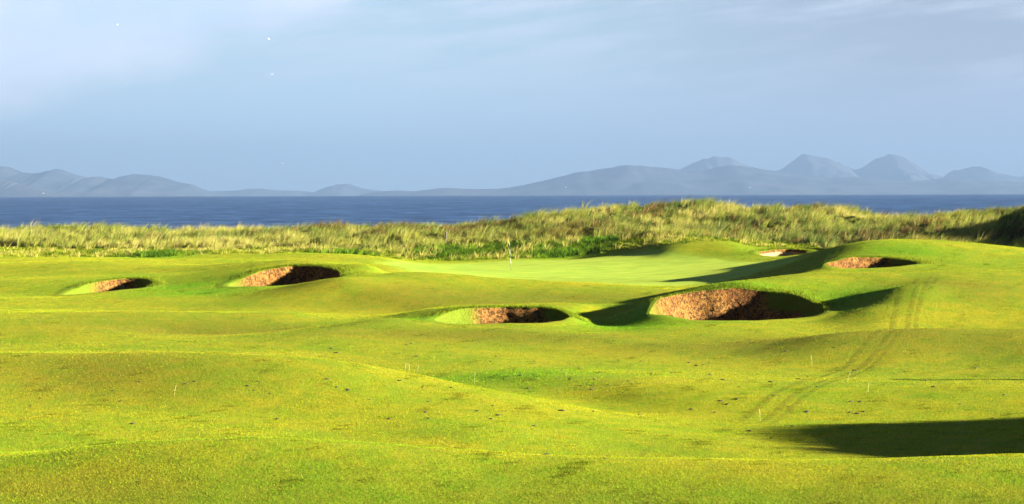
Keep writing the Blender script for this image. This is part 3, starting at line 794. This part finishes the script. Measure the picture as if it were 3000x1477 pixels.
# ------------------------------------------------------------------ far hills
def hill_mat():
    m, k, out = new_mat('moorland')
    geo = k.n('ShaderNodeNewGeometry').outputs['Position']
    n1 = k.noise(geo, .0009, 6, .65); n2 = k.noise(geo, .004, 5, .6)
    c = k.mix(k.ramp(n1, .40, .60), (.030, .042, .060), (.065, .070, .085))
    c = k.mix(k.math('MULTIPLY', k.ramp(n2, .5, .7), .3), c, (.12, .12, .13))
    p = k.n('ShaderNodeBsdfDiffuse', {'Color': c}); k.L.new(p.outputs[0], out.inputs[0]); return m
HM = hill_mat(); TREES = []
def hills(name, sky, D, width, seed, rel=.10):
    u = np.array([s[0] for s in sky], float); v = np.array([s[1] for s in sky], float)
    uu = np.linspace(u[0], u[-1], 260)
    # smooth interpolation of skyline
    vv = np.interp(uu, u, v); vv = np.convolve(np.pad(vv, 2, 'edge'), [.03, .12, .7, .12, .03], 'valid')
    r0 = np.random.RandomState(seed + 50); jj = np.interp(uu, np.linspace(uu[0], uu[-1], 110), r0.normal(0, 1.1, 110)); vv = vv + jj * np.clip((566 - vv) / 40, 0, 1)
    top = np.array([at(a, b_, D) for a, b_ in zip(uu, vv)])
    sea = -D * D / (2 * RE)
    hx = top[:, 0]; ht = top[:, 2] - sea
    ts = np.linspace(-1, 1, 70)
    Xg = np.repeat(hx[None], 70, 0); Yg = D + ts[:, None] * width + 0 * Xg
    r = np.random.RandomState(seed); nz = np.zeros_like(Xg)
    for i in range(46):
        a = r.uniform(-.55, .55) if i % 3 else r.uniform(0, 6.28); L = width * 10 ** r.uniform(-1.35, -.25); ph = r.uniform(0, 6.28)
        nz += (1 - 2 * np.abs(np.sin((Xg * math.cos(a) + Yg * math.sin(a)) * PI / L + ph + .6 * np.sin(Yg / width * 5 + i)))) * (L / width) ** .7
    nz /= nz.std()
    bell = np.clip(1 - np.abs(ts[:, None]) ** 1.35, 0, 1) ** 1.1
    edge = (1 - np.abs(ts[:, None]) ** .5) if False else np.minimum(1, np.abs(ts[:, None]) * 5)
    H = ht[None] * bell * (1 + .8 * rel * nz * edge * np.clip(np.abs(ts[:, None]) * 1.4, 0, 1)) - 60 * (1 - bell)
    # never rise over the drawn skyline
    cap = (ht[None] + sea - ZC) * (Yg / D) + ZC - sea
    H = np.minimum(H, cap)
    Z = sea + H
    idh = np.arange(H.size).reshape(H.shape)
    f = np.stack([idh[:-1, :-1], idh[:-1, 1:], idh[1:, 1:], idh[1:, :-1]], -1).reshape(-1, 4)
    TREES.append(BVHTree.FromPolygons(np.stack([Xg, Yg, Z], -1).reshape(-1, 3).tolist(), f.tolist()))
    o = mesh_np(name, np.stack([Xg, Yg, Z], -1).reshape(-1, 3), f, HM); tag(o, kind='structure'); return o
hills('hills', [(1050,574),(1079,566),(1130,560),(1165,557),(1209,561),(1260,555),(1307,550),(1375,554),(1453,553),(1532,543),(1591,529),(1670,511),(1769,493),(1840,483),(1907,488),(1978,496),(2049,501),(2139,482),(2199,491),(2254,500),(2330,510),(2420,520),(2500,518),(2600,528),(2700,530),(2758,522),(2850,528),(3000,534),(3200,536),(3500,560)], 25000, 3600, 3)
hills('hills', [(1900,540),(1985,500),(2010,487),(2049,469),(2088,460),(2135,459),(2165,473),(2199,490),(2254,499),(2280,501),(2318,475),(2335,462),(2353,450),(2391,457),(2417,461),(2464,480),(2502,499),(2532,488),(2562,467),(2588,458),(2605,452),(2640,458),(2681,482),(2711,503),(2758,520),(2767,518),(2797,499),(2839,490),(2869,487),(2903,501),(2946,512),(2985,518),(3030,512),(3200,520),(3500,550)], 30000, 3000, 5, .16)
hills('hills', [(-400,500),(-100,480),(0,486),(26,489),(68,505),(115,507),(167,495),(184,498),(213,509),(256,520),(299,518),(333,526),(363,515),(390,511),(418,510),(461,515),(512,530),(568,543),(598,560),(615,567),(630,578)], 27000, 3200, 8, .12)
hills('hills', [(-300,520),(0,526),(43,535),(107,554),(171,572),(200,580)], 21000, 1500, 9)
hills('hills', [(480,566),(560,562),(615,561),(700,558),(726,553),(760,552),(811,558),(880,559),(918,564),(935,556),(961,547),(990,540),(1012,538),(1033,541),(1063,553),(1100,558),(1160,563),(1260,568)], 33000, 2500, 12)

# white cottages on the far shore
COT = plain('limewash', (.85, .85, .82), .8, .03); SL = plain('slate', (.10, .10, .12), .7, .1)
for u, v, d, s, lb in ((127, 567, 18800, 14, 'tiny white cottage on the far left shore below the hills'), (1658, 549, 22200, 14, 'tiny white cottage on the far shore left of the high peaks'), (2196, 551, 22200, 16, 'tiny white cottage on the far shore under the high peaks')):
    w_ = Vector(Rn @ np.array([(u - 1500) / F, -(v - 738.5) / F, -1.0])); hits = [h_.location if False else h_[0] for h_ in (t_.ray_cast(Vector((0, 0, ZC)), w_) for t_ in TREES) if h_[0] is not None]
    if not hits: continue
    x, y, z = min(hits, key=lambda q: q.y); root = empty('cottage', (x, y, z)); tag(root, lb, 'cottage', 'white cottages on the far shore')
    w, l, h = s, s * .5, s * .45
    V = np.array([(-w/2,-l/2,-4),(w/2,-l/2,-4),(w/2,l/2,-4),(-w/2,l/2,-4),(-w/2,-l/2,h),(w/2,-l/2,h),(w/2,l/2,h),(-w/2,l/2,h),(-w/2,0,h*1.5),(w/2,0,h*1.5)])
    mesh_np('wall', V, [np.array([(0,1,5,4),(1,2,6,5),(2,3,7,6),(3,0,4,7)]), np.array([(4,7,8),(6,5,9)])], COT, root, smooth=False)
    q = 1.06; V = np.array([(-w/2*q,-l/2*q,h*.97),(w/2*q,-l/2*q,h*.97),(w/2*q,0,h*1.56),(-w/2*q,0,h*1.56),(w/2*q,l/2*q,h*.97),(-w/2*q,l/2*q,h*.97)])
    mesh_np('roof', V, np.array([(0,1,2,3),(3,2,4,5)]), SL, root, smooth=False)

# ------------------------------------------------------------------ haze
hb = 1
x0, x1, y0, y1, z0, z1 = -26000, 26000, -1500, 38000, -330, 760
V = np.array([(x0,y0,z0),(x1,y0,z0),(x1,y1,z0),(x0,y1,z0),(x0,y0,z1),(x1,y0,z1),(x1,y1,z1),(x0,y1,z1)])
m, k, out = new_mat('haze_air')
HAZE = 5.4e-5
pv = k.n('ShaderNodeVolumePrincipled', {'Color': (.148, .236, .41, 1), 'Density': HAZE, 'Anisotropy': .1})
k.L.new(pv.outputs[0], out.inputs['Volume'])
if HAZE > 0:
    o = mesh_np('haze', V, np.array([(0,3,2,1),(4,5,6,7),(0,1,5,4),(1,2,6,5),(2,3,7,6),(3,0,4,7)]), m, smooth=False); tag(o, kind='stuff')

# ------------------------------------------------------------------ light
EL = math.radians(11.5); AZ = math.radians(100)      # AZ measured from the view direction towards the right
sd = Vector((math.cos(EL) * math.sin(AZ), math.cos(EL) * math.cos(AZ), math.sin(EL)))
sl = bpy.data.lights.new('sun', 'SUN'); sl.energy = 5.0; sl.angle = math.radians(.5); sl.color = (1.0, .90, .72)
so = bpy.data.objects.new('sun', sl); C.objects.link(so); so.rotation_euler = sd.to_track_quat('Z', 'Y').to_euler(); so.location = (60, -10, 60)

w = bpy.data.worlds.new('World'); bpy.context.scene.world = w; w.use_nodes = True
t = w.node_tree; t.nodes.clear(); k = N(t)
out = k.n('ShaderNodeOutputWorld')
sky = k.n('ShaderNodeTexSky', sky_type='NISHITA', sun_disc=False, sun_elevation=EL, sun_rotation=AZ, altitude=0, air_density=1.0, dust_density=.3, ozone_density=1.5)
tc = k.n('ShaderNodeTexCoord').outputs['Generated']
sep = k.n('ShaderNodeSeparateXYZ', {0: tc}).outputs
ysafe = k.math('MAXIMUM', sep[1], .05)
az_ = k.math('DIVIDE', sep[0], ysafe); el_ = k.math('DIVIDE', sep[2], ysafe)      # tangent of azimuth and elevation
pv_ = k.n('ShaderNodeCombineXYZ', {0: az_, 1: k.math('ADD', el_, k.math('MULTIPLY', az_, -.10)), 2: 0.0}).outputs[0]
na = k.noise(k.scalev(pv_, (5.5, 30, 1)), 1.0, 5, .55, .4)
nb_ = k.noise(k.scalev(pv_, (16, 130, 1)), 1.0, 4, .55, .3)
nc = k.noise(k.scalev(pv_, (7, 12, 1)), 1.0, 4, .5)
skyc = k.mix(1.0, sky.outputs[0], (.05, .05, .05), 'MULTIPLY')
clear = k.mix(.80, skyc, (.172, .245, .312))
hazy = k.mix(k.ramp(az_, -.08, .22), clear, (.128, .150, .190))          # thin grey veil towards the right
low = k.mix(k.ramp(el_, .10, -.01), hazy, k.mix(k.ramp(az_, -.1, .2), (.190, .275, .340), (.150, .180, .222)))
cir = k.math('MULTIPLY', k.ramp(k.math('ADD', k.math('MULTIPLY', na, .6), k.math('MULTIPLY', nb_, .4)), .42, .60), k.ramp(el_, .02, .10))
c1 = k.mix(k.math('MULTIPLY', cir, .8), low, (.25, .275, .33))
bank = k.math('MULTIPLY', k.ramp(k.math('ADD', el_, k.math('ADD', k.math('MULTIPLY', az_, -.28), k.math('MULTIPLY', nc, .06))), .126, .150), k.ramp(az_, .12, -.12))
c2 = k.mix(k.math('MULTIPLY', bank, .9), c1, k.mix(k.ramp(nc, .4, .65), (.235, .295, .375), (.33, .345, .395)))
zen = k.mix(k.math('MULTIPLY', k.ramp(sep[2], .42, .2), k.ramp(sep[1], .5, .85)), k.mix(1.0, skyc, (.38, .38, .38), 'MULTIPLY'), c2)
bg = k.n('ShaderNodeBackground', {'Color': zen, 'Strength': .45})
k.L.new(bg.outputs[0], out.inputs[0])

sc = bpy.context.scene
sc.view_settings.view_transform = 'Standard'; sc.view_settings.look = 'None'; sc.view_settings.gamma = 1
sc.view_settings.exposure = 2.9
sc.cycles.volume_bounces = 0; sc.cycles.max_bounces = 4; sc.cycles.diffuse_bounces = 2; sc.cycles.transparent_max_bounces = 6
